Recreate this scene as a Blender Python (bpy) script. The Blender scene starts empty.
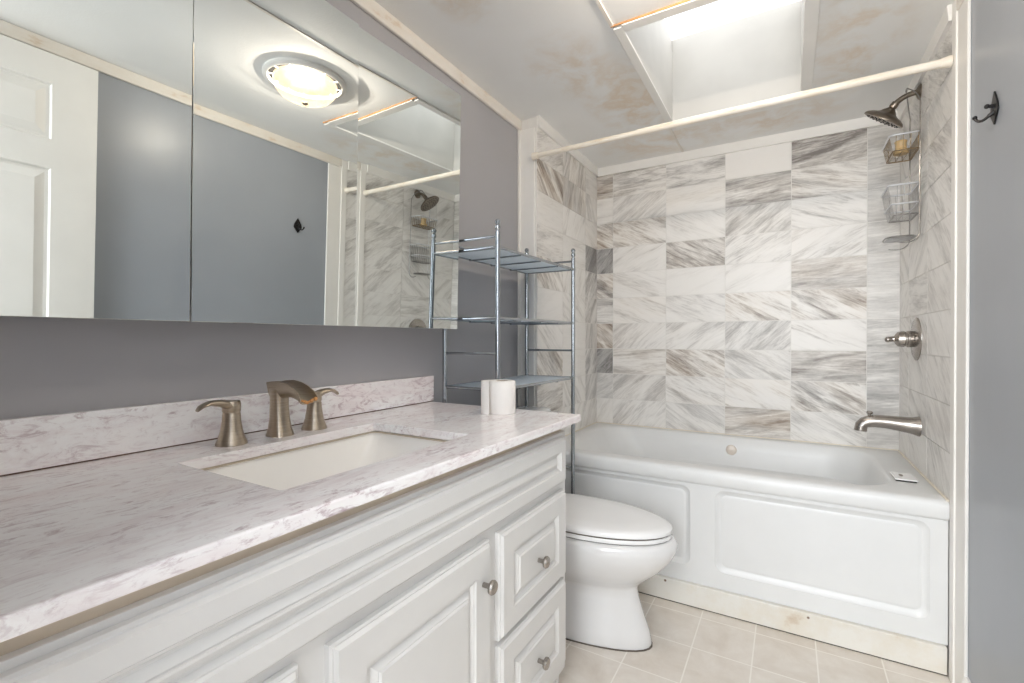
import bpy, bmesh, math, random
from mathutils import Vector, Matrix

random.seed(7)
sc = bpy.context.scene
COL = sc.collection
PI = math.pi

# ------------------------------------------------------------------ camera
cam_d = bpy.data.cameras.new('camera')
cam_d.sensor_fit = 'HORIZONTAL'
cam_d.sensor_width = 36.0
cam_d.lens = 471.44 / 1024 * 36.0
cam_d.clip_start = 0.01
cam = bpy.data.objects.new('camera', cam_d)
COL.objects.link(cam)
cam.location = (1.1467, 0.0, 1.0925)
cam.rotation_mode = 'XYZ'
cam.rotation_euler = (PI / 2 - 0.0054, 0, 0.5306)
sc.camera = cam

# ------------------------------------------------------------------ world, lights, exposure
W = bpy.data.worlds.new('daylight')
sc.world = W
W.use_nodes = True
bg = W.node_tree.nodes['Background']
bg.inputs[0].default_value = (0.97, 0.985, 1.0, 1)
bg.inputs[1].default_value = 1.5

def area(name, loc, rot, sx, sy, power, color, portal=False):
    l = bpy.data.lights.new(name, 'AREA')
    l.shape = 'RECTANGLE'; l.size = sx; l.size_y = sy
    l.energy = power; l.color = color
    o = bpy.data.objects.new(name, l); COL.objects.link(o)
    o.location = loc; o.rotation_euler = rot
    if portal: l.cycles.is_portal = True
    return o
area('skylight_portal', (0.92, 2.0, 2.60), (0, 0, 0), 0.50, 0.76, 1, (1, 1, 1), True)
area('added_hall_fill', (1.05, -0.85, 2.13), (0, 0, 0), 0.9, 0.7, 22, (0.95, 0.97, 1.0))  # added fill lamp in the unseen hall, no known fixture there
area('added_window_fill', (1.0, -1.82, 1.45), (PI / 2, 0, 0), 1.16, 1.16, 30, (0.93, 0.97, 1.0))  # added fill light behind the camera, set in an invented window
sc.view_settings.view_transform = 'Standard'
sc.view_settings.look = 'None'
sc.view_settings.gamma = 1.0
sc.view_settings.use_curve_mapping = False
sc.view_settings.exposure = 1.04
sc.cycles.use_denoising = True
sc.cycles.max_bounces = 12
sc.cycles.diffuse_bounces = 8
sc.cycles.glossy_bounces = 6
sc.cycles.sample_clamp_indirect = 8.0
sc.cycles.caustics_reflective = False
sc.cycles.caustics_refractive = False

# ------------------------------------------------------------------ material helpers
def srgb(r, g, b):
    def f(c):
        c /= 255.0
        return c / 12.92 if c <= 0.04045 else ((c + 0.055) / 1.055) ** 2.4
    return (f(r), f(g), f(b), 1)

class NT:
    def __init__(s, name):
        s.m = bpy.data.materials.new(name); s.m.use_nodes = True
        s.t = s.m.node_tree; s.b = s.t.nodes['Principled BSDF']
    def n(s, typ, **kw):
        nd = s.t.nodes.new(typ)
        for k, v in kw.items():
            if k.startswith('i_'):
                key = k[2:]
                key = int(key) if key.isdigit() else key
                nd.inputs[key].default_value = v
            else:
                setattr(nd, k, v)
        return nd
    def l(s, a, b): s.t.links.new(a, b)
    def pset(s, **kw):
        for k, v in kw.items(): s.b.inputs[k.replace('_', ' ')].default_value = v
    def coord(s, which='Object'):
        return s.n('ShaderNodeTexCoord').outputs[which]
    def mapping(s, src, scale=(1, 1, 1), rot=(0, 0, 0), loc=(0, 0, 0)):
        m = s.n('ShaderNodeMapping'); s.l(src, m.inputs[0])
        m.inputs['Scale'].default_value = scale; m.inputs['Rotation'].default_value = rot
        m.inputs['Location'].default_value = loc
        return m.outputs[0]
    def noise(s, src, scale=5, detail=4, rough=0.5, dist=0.0):
        n = s.n('ShaderNodeTexNoise'); s.l(src, n.inputs['Vector'])
        n.inputs['Scale'].default_value = scale; n.inputs['Detail'].default_value = detail
        n.inputs['Roughness'].default_value = rough; n.inputs['Distortion'].default_value = dist
        return n.outputs['Fac']
    def ramp(s, fac, stops):
        r = s.n('ShaderNodeValToRGB'); s.l(fac, r.inputs[0])
        e = r.color_ramp.elements
        while len(e) < len(stops): e.new(0.5)
        for el, (p, c) in zip(e, stops):
            el.position = p; el.color = c if len(c) == 4 else (*c, 1)
        return r.outputs[0]
    def mix(s, fac, a, b, blend='MIX'):
        m = s.n('ShaderNodeMix', data_type='RGBA', blend_type=blend)
        for sock, v in ((m.inputs[0], fac), (m.inputs[6], a), (m.inputs[7], b)):
            if isinstance(v, (int, float)): sock.default_value = v
            elif isinstance(v, tuple): sock.default_value = v
            else: s.l(v, sock)
        return m.outputs[2]
    def math(s, op, a, b=None, c=None):
        m = s.n('ShaderNodeMath', operation=op)
        for i, v in enumerate((a, b, c)):
            if v is None: continue
            if isinstance(v, (int, float)): m.inputs[i].default_value = v
            else: s.l(v, m.inputs[i])
        return m.outputs[0]
    def bump(s, h, strength=0.2, dist=0.002):
        b = s.n('ShaderNodeBump'); b.inputs['Strength'].default_value = strength
        b.inputs['Distance'].default_value = dist
        s.l(h, b.inputs['Height']); s.l(b.outputs[0], s.b.inputs['Normal'])
    def color(s, c): s.l(c, s.b.inputs['Base Color'])

def plain(name, col, rough=0.5, metal=0.0, var=0.06, scale=12, coat=0.0, bump=0.0):
    t = NT(name)
    co = t.coord()
    n = t.noise(co, scale, 3)
    lo = tuple(c * (1 - var) for c in col[:3]) + (1,)
    hi = tuple(min(1, c * (1 + var)) for c in col[:3]) + (1,)
    t.color(t.ramp(n, [(0.3, lo), (0.7, hi)]))
    t.pset(Roughness=rough, Metallic=metal)
    if coat: t.pset(Coat_Weight=coat, Coat_Roughness=0.08)
    if bump: t.bump(t.noise(co, 60, 3), bump, 0.002)
    return t.m

M = {}
def wall_paint(name, c1, c2, rough):
    t = NT(name); co = t.coord()
    n = t.noise(co, 1.6, 3)
    col = t.ramp(n, [(0.35, c1), (0.65, c2)])
    scuff = t.noise(t.mapping(co, (1, 30, 3)), 2.0, 5, 0.7)
    col = t.mix(t.ramp(scuff, [(0.66, (0, 0, 0)), (0.80, (.25, .25, .25))]), col, srgb(176, 175, 176))
    t.color(col)
    t.pset(Roughness=rough); t.b.inputs['Specular IOR Level'].default_value = 0.5
    t.bump(t.noise(t.mapping(co, (1, 1, .15)), 9, 2), 0.15, 0.004)
    return t.m
M['grey_paint'] = wall_paint('grey_paint', srgb(166, 165, 168), srgb(172, 171, 174), 0.42)
M['grey_gloss'] = wall_paint('grey_semi_gloss_paint', srgb(155, 160, 167), srgb(162, 167, 174), 0.34)
M['white_trim'] = plain('white_trim_paint', srgb(236, 234, 230), 0.38, var=0.025, scale=6)
M['white_panel'] = plain('white_cabinet_paint', srgb(216, 215, 213), 0.36, var=0.02, scale=8)
M['door_paint'] = plain('white_door_paint', srgb(226, 224, 219), 0.4, var=0.02, scale=8)
M['shaft'] = plain('skylight_shaft_paint', srgb(204, 201, 195), 0.6, var=0.06, scale=4)

def crown_mat():
    t = NT('worn_white_crown_paint'); co = t.coord()
    n = t.noise(t.mapping(co, (3, 3, 8)), 3.0, 5, 0.65)
    t.color(t.ramp(n, [(0.35, srgb(228, 224, 217)), (0.60, srgb(224, 217, 207)), (0.72, srgb(208, 190, 168))]))
    t.pset(Roughness=0.4); return t.m
M['crown'] = crown_mat()

def ledger_mat():
    t = NT('stained_white_board'); co = t.coord()
    n = t.noise(co, 5.0, 6, 0.7)
    col = t.ramp(n, [(0.45, srgb(222, 220, 214)), (0.64, srgb(216, 210, 198)), (0.80, srgb(186, 162, 134))])
    sp = t.n('ShaderNodeTexVoronoi', feature='DISTANCE_TO_EDGE' if False else 'F1')
    t.l(co, sp.inputs['Vector']); sp.inputs['Scale'].default_value = 11
    col = t.mix(t.ramp(sp.outputs['Distance'], [(0.045, (1, 1, 1)), (0.07, (0, 0, 0))]), col, srgb(120, 98, 78))
    t.color(col); t.pset(Roughness=0.45); return t.m
M['ledger'] = ledger_mat()

def ceiling_mat():
    t = NT('stained_white_ceiling_panel'); co = t.coord()
    base = t.ramp(t.noise(co, 2.2, 3), [(0.3, srgb(234, 234, 232)), (0.7, srgb(240, 240, 239))])
    # water stains gather round the skylight and along the back edge
    def blob(x, y, rx, ry):
        mp = t.mapping(co, (1 / rx, 1 / ry, 1), loc=(-x / rx, -y / ry, 0))
        sep = t.n('ShaderNodeSeparateXYZ'); t.l(mp, sep.inputs[0])
        r2 = t.math('ADD', t.math('POWER', t.math('ABSOLUTE', sep.outputs[0]), 2.0), t.math('POWER', t.math('ABSOLUTE', sep.outputs[1]), 2.0))
        return t.math('MAXIMUM', t.math('SUBTRACT', 1.0, r2), 0.0)
    m = blob(0.53, 2.12, 0.22, 0.42)
    for a in ((0.40, 1.75, 0.20, 0.28), (0.55, 2.62, 0.38, 0.24), (1.05, 2.62, 0.4, 0.20), (1.36, 2.1, 0.18, 0.5), (0.25, 1.1, 0.15, 0.25)):
        m = t.math('MAXIMUM', m, t.math('MULTIPLY', blob(*a), 0.75))
    ns = t.noise(co, 6.5, 7, 0.62, 0.35)
    ring = t.ramp(ns, [(0.40, (0, 0, 0)), (0.50, (.45, .45, .45)), (0.58, (1, 1, 1)), (0.66, (.5, .5, .5)), (0.8, (.3, .3, .3))])
    f = t.math('MULTIPLY', t.math('MULTIPLY', m, ring), 0.6)
    t.color(t.mix(f, base, srgb(213, 186, 150)))
    t.pset(Roughness=0.75)
    t.bump(t.noise(co, 130, 2), 0.25, 0.002)
    return t.m
M['ceiling'] = ceiling_mat()

def floor_mat():
    t = NT('beige_vinyl_tile_floor'); co = t.coord()
    mp = t.mapping(co, (1, 1, 1), loc=(-0.853, -1.963, 0))
    sep = t.n('ShaderNodeSeparateXYZ'); t.l(mp, sep.inputs[0])
    def edge(v, pitch, w):
        f = t.math('FRACT', t.math('ADD', t.math('DIVIDE', v, pitch), 100.0))
        d = t.math('MINIMUM', f, t.math('SUBTRACT', 1.0, f))
        return t.math('LESS_THAN', d, w / pitch)
    gx = edge(sep.outputs[0], 0.19, 0.0022)
    gy = edge(sep.outputs[1], 0.205, 0.0022)
    g = t.math('MAXIMUM', gx, gy)
    fx = t.math('FLOOR', t.math('ADD', t.math('DIVIDE', sep.outputs[0], 0.19), 100.0))
    fy = t.math('FLOOR', t.math('ADD', t.math('DIVIDE', sep.outputs[1], 0.205), 100.0))
    cb = t.n('ShaderNodeCombineXYZ'); t.l(fx, cb.inputs[0]); t.l(fy, cb.inputs[1])
    wn = t.n('ShaderNodeTexWhiteNoise'); t.l(cb.outputs[0], wn.inputs[0])
    n = t.noise(co, 9, 6, 0.65, 0.4)
    base = t.ramp(n, [(0.3, srgb(203, 193, 181)), (0.5, srgb(214, 206, 196)), (0.7, srgb(224, 218, 210))])
    base = t.mix(0.16, base, t.ramp(wn.outputs['Value'], [(0, srgb(190, 178, 163)), (1, srgb(235, 230, 224))]))
    t.color(t.mix(g, base, srgb(232, 227, 219)))
    t.pset(Roughness=0.34)
    t.bump(t.math('SUBTRACT', 1.0, g), 0.2, 0.001)
    return t.m
M['floor'] = floor_mat()

def tile_mat():
    t = NT('veined_marble_wall_tile')
    uv = t.n('ShaderNodeUVMap', uv_map='UVMap').outputs[0]
    at = t.n('ShaderNodeAttribute', attribute_name='tone')
    sep = t.n('ShaderNodeSeparateColor'); t.l(at.outputs['Color'], sep.inputs[0])
    dark, warm, con = sep.outputs[0], sep.outputs[1], sep.outputs[2]
    broad = t.noise(t.mapping(uv, (3.0, 15, 1)), 1.0, 4, 0.55, 0.7)
    vein = t.noise(t.mapping(uv, (7, 52, 1), loc=(3, 7, 0)), 1.0, 6, 0.66, 1.2)
    fine = t.noise(t.mapping(uv, (14, 120, 1)), 1.0, 4, 0.7, 0.5)
    grit = t.noise(t.mapping(uv, (60, 130, 1)), 1.0, 3, 0.7)
    v = t.math('ADD', t.math('MULTIPLY', broad, 0.56), t.math('MULTIPLY', vein, 0.44))
    v = t.math('ADD', t.math('MULTIPLY', t.math('SUBTRACT', v, 0.5), 3.4), 0.5)
    v = t.math('ADD', t.math('MULTIPLY', t.math('SUBTRACT', v, 0.60), t.math('MULTIPLY', con, 1.12)), t.math('MULTIPLY', dark, 1.08))
    v = t.math('ADD', v, t.math('MULTIPLY', t.math('MULTIPLY', t.math('SUBTRACT', fine, 0.5), 0.55), con))
    v = t.math('ADD', v, t.math('MULTIPLY', t.math('MULTIPLY', t.math('SUBTRACT', grit, 0.5), 0.35), dark))
    grey = t.ramp(v, [(0.0, srgb(238, 236, 233)), (0.25, srgb(231, 229, 226)), (0.5, srgb(205, 203, 200)), (0.75, srgb(172, 170, 168)), (1.0, srgb(128, 125, 123))])
    brown = t.ramp(v, [(0.0, srgb(239, 235, 230)), (0.25, srgb(231, 226, 219)), (0.5, srgb(205, 196, 186)), (0.75, srgb(170, 157, 144)), (1.0, srgb(128, 111, 99))])
    wv = t.math('MULTIPLY', warm, t.ramp(t.noise(t.mapping(uv, (2, 8, 1), loc=(9, 4, 0)), 1.0, 2), [(0.35, (0.25, 0.25, 0.25)), (0.6, (1, 1, 1))]))
    t.color(t.mix(wv, grey, brown))
    t.pset(Roughness=0.38)
    return t.m
M['tile'] = tile_mat()
M['grout'] = plain('pale_grout', srgb(226, 224, 220), 0.8, var=0.03, scale=30)

def counter_mat():
    t = NT('pink_white_marble_counter'); co = t.coord()
    wob = t.mapping(co, (7.0, 2.0, 7.0), rot=(0, 0, -0.16))
    a = t.noise(wob, 1.9, 9, 0.70, 1.2)
    b = t.noise(t.mapping(co, (24, 8, 24), rot=(0, 0, -0.20), loc=(3, 1, 5)), 2.0, 9, 0.74, 1.6)
    c = t.noise(t.mapping(co, (3.5, 1.4, 3.5), loc=(1, 4, 2)), 1.4, 4, 0.55, 0.8)
    base = t.ramp(c, [(0.3, srgb(250, 251, 252)), (0.5, srgb(249, 247, 247)), (0.68, srgb(242, 233, 234))])
    m1 = t.ramp(a, [(0.46, (0, 0, 0)), (0.56, (.45, .45, .45)), (0.68, (1, 1, 1))])
    patch = t.ramp(t.noise(t.mapping(co, (5, 2.2, 5), loc=(7, 2, 1)), 1.5, 3, 0.5, 0.6), [(0.36, (.25, .25, .25)), (0.6, (1, 1, 1))])
    m2 = t.math('MULTIPLY', t.ramp(b, [(0.51, (0, 0, 0)), (0.60, (.6, .6, .6)), (0.70, (1, 1, 1))]), patch)
    col = t.mix(t.math('MULTIPLY', m1, 0.42), base, srgb(212, 192, 195))
    col = t.mix(t.math('MULTIPLY', m2, 0.8), col, srgb(160, 126, 137))
    g = t.noise(co, 70, 4, 0.65)
    col = t.mix(t.math('MULTIPLY', t.ramp(g, [(0.60, (0, 0, 0)), (0.74, (1, 1, 1))]), 0.3), col, srgb(168, 146, 152))
    t.color(col); t.pset(Roughness=0.18)
    return t.m
M['counter'] = counter_mat()
M['reveal'] = plain('tan_shade_and_caulk', srgb(198, 185, 167), 0.7, var=0.05)  # tan for the shadow strip under the counter and the sink caulk
M['porcelain'] = plain('white_porcelain', srgb(224, 224, 224), 0.14, var=0.01, coat=0.5)
M['sink_glaze'] = plain('warm_white_sink_glaze', srgb(249, 247, 243), 0.14, var=0.01, coat=0.4)
M['acrylic'] = plain('white_acrylic', srgb(221, 222, 222), 0.36, var=0.012, coat=0.0)
M['seat_plastic'] = plain('white_seat_plastic', srgb(238, 238, 238), 0.25, var=0.01)
M['dark_seam'] = plain('seat_shade_and_caulk', srgb(95, 86, 76), 0.6)  # paints the shade in the seat gaps; also colours the foot caulk
M['chrome'] = plain('chrome', srgb(172, 177, 182), 0.14, 1.0, var=0.05, scale=40)
M['chrome_worn'] = plain('worn_caddy_chrome', srgb(205, 206, 208), 0.3, 0.8, var=0.12, scale=60)
M['rail'] = plain('bright_wire_rail', srgb(214, 216, 220), 0.35, 0.6, var=0.05, scale=60)
M['wire'] = plain('dull_chrome_wire', srgb(158, 156, 154), 0.3, 1.0, var=0.2, scale=60)
M['caddy_rust'] = plain('rust_spotted_wire', srgb(140, 122, 96), 0.4, 1.0, var=0.3, scale=60)
M['black_iron'] = plain('black_iron', srgb(30, 29, 30), 0.35, 0.3)
M['paper'] = plain('tissue_paper', srgb(243, 240, 236), 0.9, var=0.015, scale=40, bump=0.25)
M['cardboard'] = plain('brown_cardboard', srgb(150, 125, 98), 0.9)
M['amber'] = plain('amber_soap', srgb(216, 184, 132), 0.35)
M['gap_brown'] = plain('brown_gap_strip', srgb(96, 70, 54), 0.8)  # dark brown for the strip below the backsplash
M['vent_shade'] = plain('black_vent_shade', (0.004, 0.004, 0.004, 1), 0.9)  # near black, so the vent slots read as shaded
M['gap_shade'] = plain('gap_shade', srgb(45, 40, 35), 0.8)  # paints the shade in the gaps under tub board and deck plate
M['rust_edge'] = plain('rust_stained_edge', srgb(172, 128, 84), 0.7, var=0.25, scale=25)
M['caulk'] = plain('aged_caulk', srgb(226, 219, 204), 0.5, var=0.06, scale=30)
M['overflow'] = plain('bone_plastic', srgb(222, 212, 201), 0.3, var=0.02)
M['carpet'] = plain('hall_floor', srgb(170, 160, 150), 0.9)

def brushed(name, c1, c2, rough):
    t = NT(name); co = t.coord()
    n = t.noise(t.mapping(co, (6, 6, 90)), 4, 4, 0.6)
    t.color(t.ramp(n, [(0.3, c1), (0.7, c2)]))
    t.pset(Metallic=1.0, Roughness=rough)
    t.b.inputs['Anisotropic'].default_value = 0.4
    return t.m
M['nickel'] = brushed('brushed_nickel', srgb(172, 158, 140), srgb(190, 177, 160), 0.28)
M['nickel_dark'] = brushed('tarnished_nickel', srgb(120, 110, 100), srgb(150, 140, 128), 0.32)
M['nickel_tub'] = brushed('satin_nickel', srgb(158, 152, 146), srgb(176, 170, 164), 0.27)
M['scale'] = plain('orange_mineral_scale', srgb(205, 150, 92), 0.6, var=0.2, scale=80)

def mirror_mat():
    t = NT('mirror_glass'); co = t.coord()
    n = t.noise(co, 3, 3)
    t.color(t.ramp(n, [(0.3, srgb(226, 231, 230)), (0.7, srgb(230, 234, 233))]))
    t.pset(Metallic=1.0, Roughness=0.0)
    return t.m
M['mirror'] = mirror_mat()

def rod_mat():
    t = NT('yellowed_white_rod'); co = t.coord()
    n = t.noise(t.mapping(co, (5, 30, 30)), 2, 5, 0.7)
    t.color(t.ramp(n, [(0.4, srgb(238, 232, 221)), (0.62, srgb(232, 221, 203)), (0.75, srgb(206, 178, 142))]))
    t.pset(Roughness=0.3); return t.m
M['rod'] = rod_mat()

def frosted():
    t = NT('frosted_glass_shelf'); co = t.coord()
    c = t.ramp(t.noise(co, 8, 2), [(0.3, srgb(226, 234, 241)), (0.7, srgb(234, 241, 247))])
    t.color(c); t.pset(Roughness=0.4)
    tl = t.n('ShaderNodeBsdfTranslucent'); t.l(c, tl.inputs[0])
    mx = t.n('ShaderNodeMixShader'); mx.inputs[0].default_value = 0.55
    t.l(t.b.outputs[0], mx.inputs[1]); t.l(tl.outputs[0], mx.inputs[2])
    t.l(mx.outputs[0], t.t.nodes['Material Output'].inputs['Surface'])
    return t.m
M['frosted'] = frosted()

def lamp_glass():
    t = NT('alabaster_lamp_glass'); co = t.coord()
    n = t.noise(co, 14, 5, 0.6, 1.5)
    c = t.ramp(n, [(0.3, (0.95, 0.60, 0.33, 1)), (0.7, (1.0, 0.80, 0.56, 1))])
    t.pset(Base_Color=(0.05, 0.04, 0.03, 1), Roughness=0.3)
    t.l(c, t.b.inputs['Emission Color']); t.b.inputs['Emission Strength'].default_value = 1.05
    tr = t.n('ShaderNodeBsdfTransparent'); tr.inputs[0].default_value = (1.0, 0.93, 0.84, 1)
    mx = t.n('ShaderNodeMixShader'); mx.inputs[0].default_value = 0.45
    t.l(tr.outputs[0], mx.inputs[1]); t.l(t.b.outputs[0], mx.inputs[2])
    t.l(mx.outputs[0], t.t.nodes['Material Output'].inputs['Surface'])
    return t.m
M['lamp_glass'] = lamp_glass()

def pane():
    m = bpy.data.materials.new('clear_skylight_acrylic'); m.use_nodes = True
    nt = m.node_tree; nt.nodes.remove(nt.nodes['Principled BSDF'])
    out = nt.nodes['Material Output']
    tr = nt.nodes.new('ShaderNodeBsdfTransparent'); gl = nt.nodes.new('ShaderNodeBsdfGlossy')
    no = nt.nodes.new('ShaderNodeTexNoise'); no.inputs['Scale'].default_value = 4
    rp = nt.nodes.new('ShaderNodeValToRGB')
    rp.color_ramp.elements[0].color = (0.93, 0.94, 0.95, 1); rp.color_ramp.elements[1].color = (0.98, 0.98, 0.98, 1)
    nt.links.new(no.outputs['Fac'], rp.inputs[0]); nt.links.new(rp.outputs[0], tr.inputs[0])
    gl.inputs['Roughness'].default_value = 0.1
    mx = nt.nodes.new('ShaderNodeMixShader')
    mx.inputs[0].default_value = 0.04; nt.links.new(tr.outputs[0], mx.inputs[1]); nt.links.new(gl.outputs[0], mx.inputs[2])
    nt.links.new(mx.outputs[0], out.inputs['Surface'])
    return m
M['pane'] = pane()

# ------------------------------------------------------------------ mesh helpers
WLOC = {}
class MB:
    """collects shapes in world coordinates, linked as ONE mesh object"""
    def __init__(s): s.bm = bmesh.new(); s.mi = 0
    def _tag(s, before):
        for f in s.bm.faces:
            if f.index == -1 or f not in before: pass
    def faces_new(s, fs):
        for f in fs: f.material_index = s.mi
    def box(s, x0, x1, y0, y1, z0, z1, bev=0.0, seg=2):
        r = bmesh.ops.create_cube(s.bm, size=1)
        vs = r['verts']
        for v in vs:
            v.co = Vector((x0 + (v.co.x + .5) * (x1 - x0), y0 + (v.co.y + .5) * (y1 - y0), z0 + (v.co.z + .5) * (z1 - z0)))
        fs = set(f for v in vs for f in v.link_faces)
        if bev > 0:
            es = set(e for v in vs for e in v.link_edges)
            r2 = bmesh.ops.bevel(s.bm, geom=list(es), offset=bev, segments=seg, affect='EDGES', profile=0.5)
            fs = set(f for v in r2['verts'] for f in v.link_faces)
        s.faces_new(fs)
        return s
    def loft(s, rings, cap0=True, cap1=True, closed=True):
        vr = [[s.bm.verts.new(p) for p in r] for r in rings]
        fs = []
        n = len(vr[0])
        for a, b in zip(vr, vr[1:]):
            for i in range(n if closed else n - 1):
                j = (i + 1) % n
                try: fs.append(s.bm.faces.new((a[i], a[j], b[j], b[i])))
                except ValueError: pass
        if cap0:
            try: fs.append(s.bm.faces.new(list(reversed(vr[0]))))
            except ValueError: pass
        if cap1:
            try: fs.append(s.bm.faces.new(vr[-1]))
            except ValueError: pass
        s.faces_new(fs)
        return s
    def tube(s, pts, r, n=12, caps=True):
        pts = [Vector(p) for p in pts]
        rs = r if isinstance(r, (list, tuple)) else [r] * len(pts)
        rings = []
        up = None
        for i, p in enumerate(pts):
            if i == 0: d = pts[1] - p
            elif i == len(pts) - 1: d = p - pts[i - 1]
            else: d = (pts[i + 1] - p).normalized() + (p - pts[i - 1]).normalized()
            d.normalize()
            if up is None:
                up = Vector((0, 0, 1)) if abs(d.z) < 0.9 else Vector((1, 0, 0))
            u = (up - d * up.dot(d)).normalized(); w = d.cross(u)
            up = u
            rings.append([p + (u * math.cos(2 * PI * k / n) + w * math.sin(2 * PI * k / n)) * rs[i] for k in range(n)])
        return s.loft(rings, caps, caps)
    def lathe(s, prof, c=(0, 0, 0), axis='Z', n=32, dirv=None):
        """prof: list of (radius, height)"""
        c = Vector(c)
        d = Vector(dirv).normalized() if dirv is not None else {'X': Vector((1, 0, 0)), 'Y': Vector((0, 1, 0)), 'Z': Vector((0, 0, 1))}[axis]
        u = Vector((0, 0, 1)) if abs(d.z) < 0.9 else Vector((1, 0, 0))
        u = (u - d * u.dot(d)).normalized(); w = d.cross(u)
        rings = [[c + d * h + (u * math.cos(2 * PI * k / n) + w * math.sin(2 * PI * k / n)) * max(r, 1e-5) for k in range(n)] for r, h in prof]
        return s.loft(rings, prof[0][0] > 1e-4, prof[-1][0] > 1e-4)
    def sphere(s, c, r, u=16, v=10, sx=1, sy=1, sz=1):
        rr = bmesh.ops.create_uvsphere(s.bm, u_segments=u, v_segments=v, radius=r)
        for vv in rr['verts']: vv.co = Vector((vv.co.x * sx, vv.co.y * sy, vv.co.z * sz)) + Vector(c)
        s.faces_new(set(f for vv in rr['verts'] for f in vv.link_faces))
        return s
    def prism(s, poly, axis, a, b):
        """poly: 2D points in the plane normal to axis; extruded from a to b"""
        def P(p, t):
            return {'X': (t, p[0], p[1]), 'Y': (p[0], t, p[1]), 'Z': (p[0], p[1], t)}[axis]
        return s.loft([[Vector(P(p, a)) for p in poly], [Vector(P(p, b)) for p in poly]])
    def build(s, name, mat, parent=None, smooth=False, origin=None, angle=35, bevel=0.0, recalc=True):
        if recalc: bmesh.ops.recalc_face_normals(s.bm, faces=s.bm.faces)
        if origin is None:
            if parent is not None: o0 = Vector(WLOC[parent.name])
            else:
                xs = [v.co for v in s.bm.verts]
                lo = [min(c[i] for c in xs) for i in range(3)]; hi = [max(c[i] for c in xs) for i in range(3)]
                o0 = Vector(((lo[0] + hi[0]) / 2, (lo[1] + hi[1]) / 2, lo[2]))
        else: o0 = Vector(origin)
        bmesh.ops.translate(s.bm, verts=s.bm.verts, vec=-o0)
        me = bpy.data.meshes.new(name)
        s.bm.to_mesh(me); s.bm.free()
        for m in (mat if isinstance(mat, (list, tuple)) else [mat]): me.materials.append(m)
        o = bpy.data.objects.new(name, me); COL.objects.link(o)
        if smooth:
            for p in me.polygons: p.use_smooth = True
            me.set_sharp_from_angle(angle=math.radians(angle))
        if bevel:
            bv = o.modifiers.new('edge', 'BEVEL'); bv.width = bevel; bv.segments = 2; bv.limit_method = 'ANGLE'
        if parent is not None:
            o.parent = parent
            o.location = o0 - Vector(WLOC[parent.name])
        else: o.location = o0
        WLOC[o.name] = tuple(o0)
        return o

def thing(name, label, cat, loc, group=None):
    o = bpy.data.objects.new(name, None); COL.objects.link(o)
    o.empty_display_size = 0.05
    o.location = loc; o['label'] = label; o['category'] = cat
    if group: o['group'] = group
    WLOC[o.name] = tuple(loc)
    return o
def tag(o, label, cat, group=None):
    o['label'] = label; o['category'] = cat
    if group: o['group'] = group
    return o
def struct(o, label=None, cat=None):
    o['kind'] = 'structure'
    if label: o['label'] = label
    if cat: o['category'] = cat
    return o
def rrect(cx, cy, hx, hy, r, n=8):
    """rounded rectangle outline, counter-clockwise"""
    pts = []
    for qx, qy, a0 in ((1, 1, 0), (-1, 1, PI / 2), (-1, -1, PI), (1, -1, 3 * PI / 2)):
        for k in range(n + 1):
            a = a0 + k / n * PI / 2
            pts.append((cx + qx * (hx - r) + r * math.cos(a), cy + qy * (hy - r) + r * math.sin(a)))
    return pts
def arc(p0, p1, p2, n=10):
    p0, p1, p2 = Vector(p0), Vector(p1), Vector(p2)
    return [p0 * (1 - t) ** 2 + p1 * 2 * t * (1 - t) + p2 * t * t for t in [k / n for k in range(n + 1)]]

# ------------------------------------------------------------------ key dimensions (metres)
XR = 1.608            # grey right wall
XA0, XA1 = 0.099, 1.599   # tiled alcove side walls
YF, YB = 2.026, 2.845     # tub front, tiled back wall
ZC = 2.165            # ceiling
ZT = 0.565            # tub rim
ZCR = 2.114           # crown lower edge
YE = -0.03            # entry wall (the photo is taken from its doorway)

# ------------------------------------------------------------------ setting
struct(MB().box(-0.12, 1.75, -1.8, YB + .1, -0.06, 0.0).build('floor', M['floor'], origin=(0, 0, 0)))
struct(MB().box(-0.12, 0.0, -1.8, YF, 0, ZC + .03).build('wall_left', M['grey_paint'], origin=(0, 0, 0)))
struct(MB().box(XR, XR + .12, -1.8, YF - .014, 0, ZC + .03).build('wall_right', M['grey_gloss'], origin=(0, 0, 0)))
struct(MB().box(-0.12, .4, -1.9, -1.8, 0, ZC + .03).box(1.6, 1.75, -1.9, -1.8, 0, ZC + .03).box(.4, 1.6, -1.9, -1.8, 0, .85).box(.4, 1.6, -1.9, -1.8, 2.05, ZC + .03).build('wall_front', M['white_trim'], origin=(0, 0, 0)))
struct(MB().box(.36, .4, -1.82, -1.785, .81, 2.09).box(1.6, 1.64, -1.82, -1.785, .81, 2.09).box(.4, 1.6, -1.82, -1.785, .81, .85).box(.4, 1.6, -1.82, -1.785, 2.05, 2.09).build('added_window', M['white_trim']))  # unseen window frame, made up to go with the added fill light
mb = MB()
mb.box(0.0, 0.79, YE - .1, YE, 0, ZC); mb.box(0.79, XR, YE - .1, YE, 2.10, ZC)
struct(mb.build('wall_entry', M['grey_paint'], origin=(0, 0, 0)))

# ceiling: four slabs round the skylight opening
SX0, SX1, SY0, SY1 = 0.652, 1.190, 1.612, 2.402
mb = MB()
zc1 = ZC + .04
q_ = .021
mb.box(-0.12, SX0 - q_, -1.8, YB + .1, ZC, zc1); mb.box(SX1 + q_, 1.75, -1.8, YB + .1, ZC, zc1)
mb.box(SX0 - q_, SX1 + q_, -1.8, SY0 - q_, ZC, zc1); mb.box(SX0 - q_, SX1 + q_, SY1 + q_, YB + .1, ZC, zc1)
struct(mb.build('ceiling', M['ceiling'], origin=(0, 0, 0)))

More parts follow.
